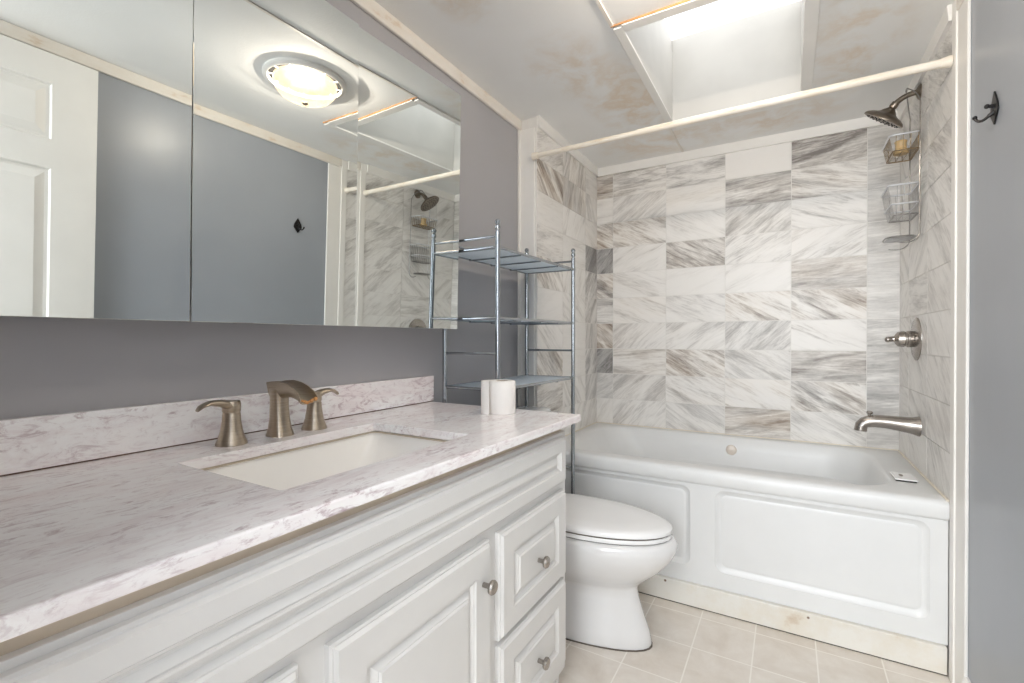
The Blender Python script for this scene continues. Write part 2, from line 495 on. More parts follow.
# tiled alcove walls -------------------------------------------------
def tile_wall(name, P, outer, cols, rows, spec, seed, ext):
    """P(u,v,d): wall coordinates to world (u along the wall, v up, d out into the room).
    spec[(row, col)] = (angle, dark, warm, contrast)."""
    rnd = random.Random(seed)
    bm = bmesh.new()
    uvl = bm.loops.layers.uv.new('UVMap')
    tl = bm.loops.layers.float_color.new('tone')
    def quad(pts, mi, uvs=None, tone=(0, 0, 0)):
        vs = [bm.verts.new(P(*p)) for p in pts]
        f = bm.faces.new(vs); f.material_index = mi
        for i, lp in enumerate(f.loops):
            if uvs: lp[uvl].uv = uvs[i]
            lp[tl] = (*tone, 1)
        return f
    u0, u1 = cols[0], cols[-1]; v0, v1 = rows[-1], rows[0]
    # body behind the tiles (grout plane and outer box)
    o = outer
    def slab(d0, d1):
        c = [(u, v, d) for d in (d0, d1) for v in (0.0, ZC - .001) for u in (u0 - ext[0], u1 + ext[1])]
        for idx in ((0, 1, 3, 2), (4, 5, 7, 6), (0, 1, 5, 4), (2, 3, 7, 6), (0, 2, 6, 4), (1, 3, 7, 5)):
            quad([c[i] for i in idx], 1)
    slab(-o, -0.0022)
    g = 0.0016
    for ri in range(len(rows) - 1):
        for ci in range(len(cols) - 1):
            ua, ub = cols[ci] + g, cols[ci + 1] - g
            vb, va = rows[ri] - g, rows[ri + 1] + g
            ang, dk, wm, ct = spec.get((ri, ci), (rnd.choice((0, 35, -35, 30, -28)), rnd.uniform(.15, .5), rnd.uniform(0, .7), rnd.uniform(.5, 1)))
            a = math.radians(ang); off = (rnd.uniform(0, 40), rnd.uniform(0, 40))
            cu, cv = (ua + ub) / 2, (va + vb) / 2
            def uv(u, v):
                x, y = u - cu, v - cv
                return (x * math.cos(a) + y * math.sin(a) + off[0], -x * math.sin(a) + y * math.cos(a) + off[1])
            tone = (dk, wm, ct)
            c = [(ua, va), (ub, va), (ub, vb), (ua, vb)]
            quad([(*p, 0) for p in c], 0, [uv(*p) for p in c], tone)
            for k in range(4):
                p, q = c[k], c[(k + 1) % 4]
                quad([(*p, 0), (*p, -.0022), (*q, -.0022), (*q, 0)], 0, [uv(*p)] * 2 + [uv(*q)] * 2, tone)
    bmesh.ops.recalc_face_normals(bm, faces=bm.faces)
    me = bpy.data.meshes.new(name); bm.to_mesh(me); bm.free()
    me.materials.append(M['tile']); me.materials.append(M['grout'])
    ob = bpy.data.objects.new(name, me); COL.objects.link(ob)
    return struct(ob)

ROWS = [2.140] + [0.721 + 0.156 * k for k in range(8, -1, -1)] + [0.565 - 0.012]
H, D, U = 0, -30, 38     # vein angles: level, falling to the right, rising to the right
bk = {}
def row(r, *cells):
    for c, s_ in enumerate(cells): bk[(r, c)] = s_ if c < 5 else (s_[0], s_[1] + .14, s_[2], s_[3] + .12)
row(0, (H, .62, .9, .8), (4, .48, .5, 1.0), (3, .42, .1, .9), (H, .02, .3, .15), (6, .78, .3, .9), (H, .32, 0, .35))
row(1, (H, .25, .6, .5), (U, .40, .3, .6), (5, .20, .7, .5), (6, .58, .3, .7), (-14, .42, .6, .9), (3, .36, 0, .3))
row(2, (D, .52, 1., 1.), (-26, .50, .9, 1.), (-32, .26, .2, .7), (U, .46, .2, .7), (-22, .28, .1, .9), (H, .34, 0, .25))
row(3, (50, .80, .0, .6), (30, .22, .2, .7), (-30, .52, .6, 1.), (32, .30, .2, .8), (30, .22, .5, .9), (5, .34, 0, .3))
row(4, (D, .50, 1., 1.), (-20, .20, .3, .7), (20, .08, .2, .5), (28, .22, .2, .6), (6, .55, .7, .7), (H, .30, 0, .25))
row(5, (H, .50, .2, .7), (-24, .22, .8, .8), (-22, .30, .1, .7), (D, .42, .8, 1.), (D, .50, .8, 1.), (H, .30, 0, .3))
row(6, (-40, .50, 1., .9), (40, .36, .3, .6), (34, .28, .2, .7), (45, .52, .1, .7), (-24, .20, .3, .9), (6, .40, 0, .5))
row(7, (48, .82, .0, .6), (2, .38, .6, .7), (-28, .50, .9, 1.), (D, .48, .2, .6), (2, .62, .4, .7), (4, .40, 0, .4))
row(8, (30, .50, .0, .5), (42, .46, .3, .6), (-26, .30, .5, .9), (-28, .26, .8, .9), (D, .50, .6, 1.), (5, .44, 0, .4))
row(9, (60, .30, .2, .5), (50, .36, .2, .6), (-32, .40, .1, .5), (8, .55, 1., .7), (D, .30, .2, .7), (4, .30, 0, .3))
tile_wall('wall_back', lambda u, v, d: Vector((u, YB - d, v)), 0.1,
          [XA0, 0.205, 0.525, 0.843, 1.157, 1.474, XA1], ROWS, bk, 3, (.2, .13))
lf = {}
def lrow(r, *cells):
    for c, s_ in enumerate(cells): lf[(r, c)] = s_
# columns run from the trim (front) to the back corner
lrow(0, (25, .35, .5, .7), (70, .50, .7, .7), (H, .25, .4, .4))
lrow(1, (-42, .56, 1., 1.), (80, .55, .7, .6), (-60, .36, .2, .6))
lrow(2, (H, .22, .3, .4), (60, .20, .2, .8), (-20, .25, .3, .6))
lrow(3, (3, .46, .3, .7), (H, .24, .2, .4), (50, .82, .0, .5))
lrow(4, (-45, .46, .5, 1.), (60, .25, .2, .7), (50, .55, .1, .9))
lrow(5, (10, .10, .2, .4), (-30, .3, .2, .6), (50, .48, .2, .8))
lrow(6, (-35, .22, .1, .7), (H, .14, .1, .3), (75, .5, .1, .6))
lrow(7, (-40, .48, .6, .9), (H, .16, .1, .3), (48, .52, .0, .9))
lrow(8, (8, .48, .4, .8), (-50, .32, .2, .7), (50, .50, .0, .5))
lrow(9, (30, .3, .2, .6), (50, .28, .2, .6), (55, .35, .3, .6))
tile_wall('wall_alcove_left', lambda u, v, d: Vector((XA0 + d, u, v)), 0.2,
          [YF, 2.326, 2.655, YB], ROWS, lf, 5, (0, .02))
rt = {}
rr_ = random.Random(11)
for r_ in range(10):
    for c_ in range(3):
        rt[(r_, c_)] = (rr_.choice((42, 38, -40, 30, 5, 46)), rr_.uniform(.22, .42), 0.1, rr_.uniform(.5, .85))
tile_wall('wall_alcove_right', lambda u, v, d: Vector((XA1 - d, u, v)), 0.13,
          [YF - .014, 2.335, 2.655, YB], ROWS, rt, 9, (0, .02))

# crown boards, corner boards, casing --------------------------------
def crown(name, x0, x1, y0, y1):
    return struct(MB().box(x0, x1, y0, y1, ZCR, ZC, .004).build(name, M['crown']))
crown('trim_1', 0.0, 0.014, YE, YF)
crown('trim_2', XR - .014, XR, YE, 1.974)
def crown_sloped(name, poly, axis, a, b):
    return struct(MB().prism(poly, axis, a, b).build(name, M['white_trim']))
crown_sloped('trim_3', [(YB, ZCR), (YB - .012, ZCR), (YB - .012, ZC), (YB, ZC)], 'X', XA0, XA1)
crown_sloped('trim_4', [(XA0, ZCR), (XA0 + .012, ZCR), (XA0 + .013, ZC), (XA0, ZC)], 'Y', YF - .006, YB)
crown_sloped('trim_5', [(XA1, ZCR), (XA1 - .012, ZCR), (XA1 - .016, ZC), (XA1, ZC)], 'Y', YF - .006, YB)
# corner board on the end of the left alcove wall
mb = MB(); mb.box(0.002, 0.012, YF - .022, YF - .008, 0, ZCR); mb.box(0.0, XA0 - .012, YF - .008, YF, 0, ZCR, .002)
struct(mb.build('trim_6', M['white_trim']))
# right corner board and casing
mb = MB(); mb.box(XR - .014, XR, 1.975, YF - .010, 0, ZC - .001, .003)
struct(mb.build('trim_7', M['white_trim']))
mb = MB(); mb.box(XR - .009, XR, 1.882, 1.975, 0, ZCR, .003)
struct(mb.build('trim_8', M['white_trim']))
struct(MB().prism([(XR, 0), (XR - .014, 0), (XR - .014, .075), (XR - .006, .092), (XR, .092)], 'Y', YE, 1.882).build('baseboard_right', M['white_trim']))
struct(MB().prism([(0, 0), (.014, 0), (.014, .075), (.006, .092), (0, .092)], 'Y', 1.335, YF - .022).build('baseboard_left', M['white_trim']))
# ceiling panel battens
struct(MB().box(0.616, 0.628, YE, SY0 - .04, ZC - .004, ZC + .001, .001).build('trim_9', M['crown']))
struct(MB().box(0.616, 0.628, SY1 + .034, YB - .02, ZC - .004, ZC + .001, .001).build('trim_10', M['crown']))
# board under the tub
struct(MB().box(XA0, XA1 - .006, YF - .004, YF + .02, 0.003, 0.092, .003).build('trim_11', M['ledger']))
mb = MB().box(XA0, XA1 - .006, YF - .001, YF + .02, 0.0, 0.0035)
struct(mb.build('board_gap_shade', M['gap_shade']))  # dark strip painting the shaded gap beneath the board

# skylight ------------------------------------------------------------
sky = bpy.data.objects.new('window_1', None); COL.objects.link(sky); sky.location = (0.92, 2.0, ZC); WLOC['window_1'] = (0.92, 2.0, ZC)
struct(sky, 'skylight over the bathtub with a deep white shaft', 'skylight')
ZS = 2.50
mb = MB()
w = .02
mb.box(SX0 - w, SX0, SY0 - w, SY1 + w, ZC, ZS); mb.box(SX1, SX1 + w, SY0 - w, SY1 + w, ZC, ZS)
mb.box(SX0, SX1, SY0 - w, SY0, ZC, ZS); mb.box(SX0, SX1, SY1, SY1 + w, ZC, ZS)
mb.build('skylight_shaft', M['shaft'], sky)
mb = MB(); i = .035
for b in ((SX0 - .03, SX0 - .005, SY0 - .03, SY1 + .03), (SX1 + .005, SX1 + .03, SY0 - .03, SY1 + .03), (SX0 - .005, SX1 + .005, SY0 - .03, SY0 - .005), (SX0 - .005, SX1 + .005, SY1 + .005, SY1 + .03)):
    mb.box(b[0], b[1], b[2], b[3], ZS, ZS + .065, .003)
mb.build('skylight_curb', M['shaft'], sky)
MB().box(SX0 - .025, SX1 + .025, SY0 - .025, SY1 + .025, ZS + .0655, ZS + .073).build('skylight_pane', M['pane'], sky)
mb = MB(); f = .03; t0 = ZC - .009
mb.box(SX0 - f, SX0 + .002, SY0 - f, SY1 + f, t0, ZC - .0002, .002); mb.box(SX1 - .002, SX1 + f + .01, SY0 - f, SY1 + f, t0, ZC - .0002, .002)
mb.box(SX0 + .002, SX1 - .002, SY0 - f - .01, SY0 + .002, t0, ZC - .0002, .002); mb.box(SX0 + .002, SX1 - .002, SY1 - .002, SY1 + .095, t0, ZC - .0002, .002)
mb.build('skylight_trim', M['white_trim'], sky)
mb = MB(); mb.box(SX0 - f - .004, SX1 + f, SY0 - f - .014, SY0 - f - .0105, ZC - .006, ZC - .0002)
mb.build('rusty_seam', M['rust_edge'], sky)

# entry door, folded back against the right wall ---------------------
dr = bpy.data.objects.new('door_1', None); COL.objects.link(dr); dr.location = (1.575, .39, 0); WLOC['door_1'] = (1.575, .39, 0)
struct(dr, 'white six panel door folded back against the right wall', 'door')
DX, DY0, DY1, DZ1 = 1.558, 0.015, 0.775, 2.098
def rail_panel(mb, axis_x, y0, y1, z0, z1, s=-1, depth=.009, bev=.022, field=.02):
    """raised-and-fielded panel sunk into a face at x=axis_x; s = outward direction along x"""
    X = lambda d: axis_x + s * d
    r = lambda iy, d: [Vector((X(d), y0 + iy, z0 + iy)), Vector((X(d), y1 - iy, z0 + iy)), Vector((X(d), y1 - iy, z1 - iy)), Vector((X(d), y0 + iy, z1 - iy))]
    mb.loft([r(0, 0.0), r(.005, -depth), r(.005 + bev * .35, -depth), r(.005 + bev * .35 + field, -depth * .15), ], False, True)
def paneled_slab(mb, x, y0, y1, z0, z1, holes, s=-1, thick=.035, **kw):
    """slab whose front face at x (outward s) has sunk panels at holes [(y0,y1,z0,z1)]"""
    ys = sorted(set([y0, y1] + [h for H_ in holes for h in H_[:2]])); zs = sorted(set([z0, z1] + [h for H_ in holes for h in H_[2:]]))
    bm = mb.bm
    fs = []
    for a, b in zip(ys, ys[1:]):
        for c, d in zip(zs, zs[1:]):
            if any(h[0] - 1e-6 <= a and b <= h[1] + 1e-6 and h[2] - 1e-6 <= c and d <= h[3] + 1e-6 for h in holes): continue
            fs.append(bm.faces.new([bm.verts.new((x, p, q)) for p, q in ((a, c), (b, c), (b, d), (a, d))]))
    xb = x - s * thick
    for quad in (((x, y0, z0), (x, y0, z1), (xb, y0, z1), (xb, y0, z0)), ((x, y1, z0), (x, y1, z1), (xb, y1, z1), (xb, y1, z0)),
                 ((x, y0, z0), (x, y1, z0), (xb, y1, z0), (xb, y0, z0)), ((x, y0, z1), (x, y1, z1), (xb, y1, z1), (xb, y0, z1)),
                 ((xb, y0, z0), (xb, y1, z0), (xb, y1, z1), (xb, y0, z1))):
        fs.append(bm.faces.new([bm.verts.new(p) for p in quad]))
    mb.faces_new(fs)
    for h in holes: rail_panel(mb, x, *h, s=s, **kw)
    bmesh.ops.remove_doubles(bm, verts=bm.verts, dist=1e-5)
st, mid = .115, (DY0 + DY1) / 2
pan = []
for ya, yb in ((DY0 + st, mid - .05), (mid + .05, DY1 - st - .022)):
    pan += [(ya, yb, 1.775, 1.985), (ya, yb, 0.98, 1.665), (ya, yb, 0.20, 0.80)]
mb = MB(); paneled_slab(mb, DX, DY0, DY1, .012, DZ1, pan, depth=.011, bev=.03, field=.03)
leaf = mb.build('door_leaf', M['door_paint'], dr)
mb = MB(); mb.lathe([(.032, 0), (.032, .008), (.012, .014), (.012, .035), (.027, .045), (.030, .058), (.024, .070), (0, .074)], (DX, DY1 - .065, .93), dirv=(-1, 0, 0), n=24)
mb.build('door_knob', M['nickel'], dr, smooth=True)
mb = MB()
for z in (.25, 1.05, 1.85): mb.tube([(DX + .02, DY0 - .008, z - .045), (DX + .02, DY0 - .008, z + .045)], .007, 10)
mb.build('door_hinge', M['nickel'], dr)

# ------------------------------------------------------------------ vanity
VY0, VY1, VX = 0.02, 1.308, 0.565
van = thing('vanity_cabinet', 'white raised-panel vanity cabinet with brushed knobs under the pink marble top', 'cabinet', (0.28, .66, 0))
mb = MB()
mb.box(.005, VX - .019, VY0, VY0 + .018, 0, .815); mb.box(.005, VX - .019, VY1 - .018, VY1, 0, .815)      # ends
mb.box(.005, .012, VY0 + .018, VY1 - .018, .10, .815); mb.box(.012, VX - .019, VY0 + .018, VY1 - .018, .10, .118)  # back, bottom
mb.box(VX - .075, VX - .06, VY0 + .018, VY1 - .018, 0, .10)                                                     # toe kick
mb.box(VX - .019, VX, VY0, VY1, .10, .815, .001)                                                                 # face
body = mb.build('cabinet_body', M['white_panel'], van)
MB().box(VX - .03, VX - .012, VY0 + .004, VY1 - .004, .815, .8415).box(.01, VX - .03, VY1 - .022, VY1 - .004, .815, .8415).box(.01, VX - .03, VY0 + .004, VY0 + .022, .815, .8415).build('top_reveal', M['reveal'], van)  # tan tone stands in for the shadow strip below the countertop
def front(name, y0, y1, z0, z1, margin, **kw):
    mb = MB(); x = VX + .019
    e = .006
    # moulded outer edge: slab sides, eased lip, then the sunk panel
    ring = lambda i, d: [Vector((VX + d, y0 + i, z0 + i)), Vector((VX + d, y1 - i, z0 + i)), Vector((VX + d, y1 - i, z1 - i)), Vector((VX + d, y0 + i, z1 - i))]
    m = margin
    mb.loft([ring(0, .0), ring(0, .0095), ring(.003, .0125), ring(.0055, .0125), ring(.010, .019), ring(m, .019), ring(m + .003, .0155), ring(m + .0055, .0155), ring(m + .011, .0095), ring(m + .015, .0095), ring(m + .025, .0165), ring(m + .0275, .0165), ring(m + .031, .0198)], True, True)
    return mb.build(name, M['white_panel'], van)
def knob(parent, y, z):
    mb = MB().lathe([(.0055, 0), (.0055, .012), (.007, .016), (.0145, .020), (.0155, .025), (.013, .029), (0, .0305)], (VX + .019, y, z), dirv=(1, 0, 0), n=20)
    return mb.build('knob', M['nickel_tub'], parent, smooth=True)
front('false_front', .05, 1.280, .672, .806, .038)
d = front('drawer', .913, 1.280, .398, .648, .056); knob(d, 1.094, .515)
d = front('drawer', .913, 1.280, .140, .386, .056); knob(d, 1.094, .252)
d = front('door', .452, .874, .140, .648, .062); knob(d, .838, .566)
d = front('drawer', .05, .402, .398, .652, .052); knob(d, .226, .52)
d = front('drawer', .05, .402, .140, .386, .052); knob(d, .226, .255)

# countertop with a sink cut-out
CT0, CT1, CX1, CY0, CY1 = .8415, .8637, .602, .0, 1.338
SK = (.172, .487, .438, .920)
mb = MB()
outer = [(0.003, CY0), (CX1 - .015, CY0), (CX1 + .002, CY1), (0.003, CY1)]
hx0, hx1, hy0, hy1 = SK
inner = rrect((hx0 + hx1) / 2, (hy0 + hy1) / 2, (hx1 - hx0) / 2, (hy1 - hy0) / 2, .010, 6)
def ring_slab(mb, outer, inner, z0, z1):
    bm = mb.bm
    n = len(inner)
    # match the outer rectangle with one point per inner point by projecting radially onto it
    cx = sum(p[0] for p in inner) / n; cy = sum(p[1] for p in inner) / n
    ox0, ox1 = min(p[0] for p in outer), max(p[0] for p in outer); oy0, oy1 = min(p[1] for p in outer), max(p[1] for p in outer)
    q = n // 4
    corners = [(ox1, oy1), (ox0, oy1), (ox0, oy0), (outer[1][0], oy0)]
    out = []
    for k in range(4):
        out += [corners[k]] * q
    vin = {z: [bm.verts.new((x, y, z)) for x, y in inner] for z in (z0, z1)}
    vc = {z: [bm.verts.new((x, y, z)) for x, y in corners] for z in (z0, z1)}
    fs = []
    for z in (z0, z1):
        for k in range(4):
            for j in range(q - 1):
                fs.append(bm.faces.new((vc[z][k], vin[z][k * q + j], vin[z][k * q + j + 1])))
            k2 = (k + 1) % 4
            fs.append(bm.faces.new((vc[z][k], vin[z][k * q + q - 1], vin[z][k2 * q], vc[z][k2])))
    for j in range(n):
        j2 = (j + 1) % n
        fs.append(bm.faces.new((vin[z0][j], vin[z0][j2], vin[z1][j2], vin[z1][j])))
    for k in range(4):
        k2 = (k + 1) % 4
        fs.append(bm.faces.new((vc[z0][k], vc[z0][k2], vc[z1][k2], vc[z1][k])))
    mb.faces_new(fs)
ring_slab(mb, outer, inner, CT0, CT1)
ctop = mb.build('countertop', M['counter'], origin=(0, 0, 0), bevel=.003)
tag(ctop, 'pale pink veined marble countertop with an oblong sink cut-out', 'countertop')
bs = MB().box(.003, .022, CY0, CY1 + .012, CT1 + .0024, .957, .002).build('backsplash', M['counter'], origin=(0, 0, 0))
MB().box(.004, .0205, CY0 + .002, CY1 + .010, CT1 + .0002, CT1 + .0026).build('gap_strip', M['gap_brown'], bs)  # solid dark brown strip filling the gap below the backsplash
tag(bs, 'low pink marble backsplash strip along the grey wall behind the faucet', 'backsplash')

# undermount basin
sx, sy = (hx0 + hx1) / 2, (hy0 + hy1) / 2
hx, hy = (hx1 - hx0) / 2, (hy1 - hy0) / 2
def R3(dx, dy, r, z, n=8): return [Vector((p[0], p[1], z)) for p in rrect(sx, sy, hx + dx, hy + dy, r, n)]
sk = thing('sink', 'white rectangular undermount basin set into the pink marble counter', 'sink', (sx, sy, .72))
mb = MB()
zt_ = CT0 - .0015
mb.loft([R3(.025, .025, .03, zt_), R3(.004, .004, .024, zt_), R3(-.001, -.002, .026, zt_ - .012), R3(-.012, -.05, .035, zt_ - .09), R3(-.03, -.085, .05, zt_ - .118), R3(-.09, -.18, .06, zt_ - .126), R3(-.13, -.215, .02, zt_ - .130),
         R3(-.13, -.215, .02, zt_ - .137), R3(-.02, -.075, .05, zt_ - .128), R3(.0, -.03, .04, zt_ - .09), R3(.010, .010, .03, zt_ - .02), R3(.025, .025, .03, zt_ - .01), R3(.025, .025, .03, zt_)], False, False)
mb.build('basin', M['sink_glaze'], sk, smooth=True, angle=50)
mb = MB().loft([[Vector((p[0], p[1], zt_ + .0008)) for p in rrect(sx, sy, hx + .003, hy + .003, .022, 8)], [Vector((p[0], p[1], zt_ + .0008)) for p in rrect(sx, sy, hx - .002, hy - .002, .02, 8)],
                [Vector((p[0], p[1], zt_ - .002)) for p in rrect(sx, sy, hx - .002, hy - .002, .02, 8)], [Vector((p[0], p[1], zt_ - .002)) for p in rrect(sx, sy, hx + .003, hy + .003, .022, 8)]], False, False)
mb.build('caulk_line', M['reveal'], sk)
MB().lathe([(.024, 0), (.024, .002), (.016, .004), (.0, .0035)], (sx, sy, zt_ - .1295), n=24).build('drain', M['nickel'], sk, smooth=True)

# widespread faucet -----------------------------------------------------
fa = thing('bathroom_faucet', 'brushed nickel waterfall faucet with two flared lever handles behind the sink', 'faucet', (.10, .688, CT1))
def oval(c, rx, ry, z, n=24, pw=2.6):
    out = []
    for k in range(n):
        a = 2 * PI * k / n
        ca, sa = math.cos(a), math.sin(a)
        out.append(Vector((c[0] + rx * math.copysign(abs(ca) ** (2 / pw), ca), c[1] + ry * math.copysign(abs(sa) ** (2 / pw), sa), z)))
    return out
yc = .688
mb = MB(); mb2 = None
# column: flared foot, waist, widening head that bends forward (+X)
rings = []
for h, cx_, rx, ry in ((0, .102, .030, .028), (.004, .102, .029, .027), (.016, .102, .0245, .024), (.04, .101, .0205, .021), (.07, .100, .0185, .0195), (.095, .100, .0185, .0195), (.112, .101, .021, .0205)):
    rings.append(oval((cx_, yc), rx, ry, CT1 + h))
mb.loft(rings, True, True)
col_top = CT1 + .112
# open trough: U-shaped section swept forward and down
path = [(.080, .990, -.12), (.100, .993, -.08), (.130, .995, 0), (.156, .991, .16), (.180, .983, .34), (.199, .972, .55), (.213, .958, .8)]
secs = []
for k, (x, z, b) in enumerate(path):
    hw = .0200 + .004 * (k / 6) ** 2
    dep = (.050, .046, .040, .035, .032, .027, .022)[k]
    ax = Vector((math.cos(b), 0, -math.sin(b))); nn = Vector((math.sin(b), 0, math.cos(b)))
    base = Vector((x, yc, z))
    sec = []
    wl = .0028
    lip = 0.0
    scoop = (.002, .003, .012, .024, .026, .023, .018)[k]
    for j in range(9):
        a = PI * j / 8
        sec.append(base + Vector((0, -math.cos(a) * hw, 0)) - nn * (math.sin(a) * dep))
    for j in range(9):
        a = PI * (8 - j) / 8
        sec.append(base + Vector((0, -math.cos(a) * (hw - wl), 0)) - nn * (math.sin(a) * scoop))
    secs.append(sec)
mb.loft(secs, True, True)
sp = mb.build('spout', M['nickel'], fa, smooth=True, angle=40)
mb = MB()
for k in range(9):
    mb.sphere((.2075 + random.uniform(-.004, .003), yc + (k - 4) * .0045, .9475 + abs(k - 4) * .0018), random.uniform(.003, .0048), 8, 6)
mb.build('mineral_deposit', M['scale'], sp, smooth=True)
def handle(yh, sgn, ln=1.0):
    mb = MB()
    mb.lathe([(.031, 0), (.031, .003), (.027, .012), (.022, .028), (.0185, .05), (.0175, .066), (.0168, .068), (.0168, .070), (.018, .072), (.0185, .088), (.0165, .094), (0, .0955)], (.10, yh, CT1), n=28)
    b = mb.build('handle', M['nickel'], fa, smooth=True, angle=45)
    mb = MB()
    secs = []
    for tt, rise, wd, th in ((0, .0, .016, .011), (.014, .006, .0155, .010), (.030, .011, .0125, .0075), (.048, .0135, .0115, .0055), (.060, .012, .013, .0042), (.070, .008, .0125, .0034), (.077, .002, .008, .0026)):
        tt *= ln
        c = Vector((.10 + tt * .22, yh + sgn * tt, CT1 + .0815 + rise))
        secs.append([c + Vector((math.cos(a) * wd, 0, math.sin(a) * th)) for a in [2 * PI * k / 16 for k in range(16)]])
    mb.loft(secs, True, True)
    mb.build('lever', M['nickel'], b, smooth=True, angle=50)
handle(.576, -1); handle(.784, 1, .78)

# toilet paper -----------------------------------------------------------
tp = thing('toilet_paper_roll', 'white toilet paper roll with a loose tail standing on the marble counter', 'toilet paper', (.385, 1.238, CT1))
c0 = Vector((.385, 1.238, CT1 + .0005))
R_, r_in, h_ = .0415, .020, .1
mb = MB(); mb.lathe([(r_in, 0), (R_ - .002, 0), (R_, .003), (R_, h_ - .003), (R_ - .002, h_), (r_in, h_), (r_in, 0)], c0, n=48)
mb.build('roll', M['paper'], tp, smooth=True, angle=40)
MB().lathe([(r_in - .0002, .001), (r_in - .0002, h_ - .001), (r_in - .0014, h_ - .001), (r_in - .0014, .001), (r_in - .0002, .001)], c0, n=32).build('core', M['cardboard'], tp, smooth=True, angle=40)
# tail: leaves the roll on its left side and curls towards the front
vl = Vector((-math.cos(.60), -math.sin(.60), 0)); vf = Vector((math.sin(.60) * 1, -math.cos(.60), 0))  # image-left, towards viewer
q0, q1, q2, q3 = c0 - vf * (R_ + .001) + vl * .004, c0 + vl * R_ * 1.35 - vf * R_ * 1.0, c0 + vl * R_ * 2.15 + vf * R_ * .3, c0 + vl * R_ * .98 + vf * R_ * .85
pts = [q0 * (1 - t) ** 3 + q1 * 3 * t * (1 - t) ** 2 + q2 * 3 * t * t * (1 - t) + q3 * t ** 3 for t in [k / 18 for k in range(19)]]
mb = MB()
th = .0008
path_n = []
for k, p in enumerate(pts):
    d_ = (pts[min(k + 1, len(pts) - 1)] - pts[max(k - 1, 0)]).normalized()
    path_n.append(Vector((-d_.y, d_.x, 0)))
secs = [[p + nrm * th, p - nrm * th, p - nrm * th + Vector((0, 0, h_)), p + nrm * th + Vector((0, 0, h_))] for p, nrm in zip(pts, path_n)]
mb.loft(secs, True, True)
mb.build('loose_tail', M['paper'], tp, smooth=True, angle=40)

# ------------------------------------------------------------------ mirrored medicine cabinet (hangs with a slight forward lean)
MZ0, MZ1 = 1.128, 1.958
mc = thing('mirror_cabinet', 'wide three-door mirrored medicine cabinet on the grey wall above the sink', 'mirror cabinet', (0.0, .705, MZ0))
tilt = .022
lean = lambda z: (z - 1.53) * tilt
mb = MB()
mb.loft([[Vector((0.001, y, z)) for y, z in ((-.022, MZ0 + .003), (1.366, MZ0 + .003), (1.366, MZ1 - .003), (-.022, MZ1 - .003))],
         [Vector((.088 + lean(z), y, z)) for y, z in ((-.022, MZ0 + .003), (1.366, MZ0 + .003), (1.366, MZ1 - .003), (-.022, MZ1 - .003))]])
mb.build('cabinet_body', M['white_panel'], mc)
def mirror_door(y0, y1, ym, dl, tl, xo=0):
    X = lambda y, z, d: .1145 + xo + d + (y - ym) * math.tan(-dl) + (z - 1.53) * math.tan(-tl)
    ring = lambda i, d: [Vector((X(y, z, d), y, z)) for y, z in ((y0 + i, MZ0 + i), (y1 - i, MZ0 + i), (y1 - i, MZ1 - i), (y0 + i, MZ1 - i))]
    mb = MB(); mb.loft([ring(0, -.006), ring(0, -.0004), ring(.0006, 0)], True, True)
    dd = mb.build('mirror_door', M['mirror'], mc)
    return dd
mirror_door(-.022, .4915, .36, -.012, -.030)
mirror_door(.4975, .9105, .705, -.020, -.022, -.003)
mirror_door(.9165, 1.357, 1.14, -.054, -.022, .006)

# ------------------------------------------------------------------ chrome rack over the toilet
rk = thing('storage_rack', 'tall chrome wire rack with frosted shelves standing over the toilet', 'shelf rack', (.17, 1.69, 0))
RX0, RX1, RY0, RY1 = .050, .286, 1.378, 2.000
pr = .0088
RP = {(0, 0): (RX0, RY0), (1, 0): (.281, RY0), (0, 1): (.056, RY1), (1, 1): (.297, RY1)}     # it stands a little askew
def rp(i, j, z): return (RP[i, j][0], RP[i, j][1], z)
for (i, j), (x, y) in RP.items():
    zt_p = 1.487 if (i, j) == (0, 1) else 1.462
    p = MB().tube([(x, y, .012), (x, y, zt_p)], pr, 14).build('post', M['chrome'], rk, smooth=True)
    MB().lathe([(.006, 0), (.006, .006), (.0095, .010), (.0095, .020), (.0065, .024), (.0095, .030), (.0105, .036), (.006, .043), (0, .045)], (x, y, zt_p - .0005), n=16).build('finial', M['chrome'], p, smooth=True)
    MB().lathe([(.011, 0), (.012, .004), (.011, .014), (.0, .016)], (x, y, .0005), n=16).build('foot', M['black_iron'], p, smooth=True)
for z in (1.410, 1.165, .915):
    mb = MB()
    for j in (0, 1): mb.tube([rp(0, j, z), rp(1, j, z)], .0055, 10)
    for i in (0, 1): mb.tube([rp(i, 0, z), rp(i, 1, z)], .0055, 10)
    for k in range(1, 4):
        t = k / 4
        mb.tube([Vector(rp(0, 0, z - .006)).lerp(Vector(rp(0, 1, z - .006)), t), Vector(rp(1, 0, z - .006)).lerp(Vector(rp(1, 1, z - .006)), t)], .0032, 8)
    fr = mb.build('shelf_frame', M['chrome'], rk, smooth=True)
    i_ = .005
    poly = [(RP[0, 0][0] + i_, RY0 + i_), (RP[1, 0][0] - i_, RY0 + i_), (RP[1, 1][0] - i_, RY1 - i_), (RP[0, 1][0] + i_, RY1 - i_)]
    MB().prism(poly, 'Z', z - .001, z + .003).build('shelf_panel', M['frosted'], fr)
for j in (0, 1):
    for z in (1.447, 1.040, .505):
        MB().tube([rp(0, j, z), rp(1, j, z)], .0048, 10).build('side_rail', M['chrome'], rk, smooth=True)
for z in (1.447, .505):
    MB().tube([rp(0, 0, z), rp(0, 1, z)], .0045, 10).build('back_rail', M['chrome'], rk, smooth=True)

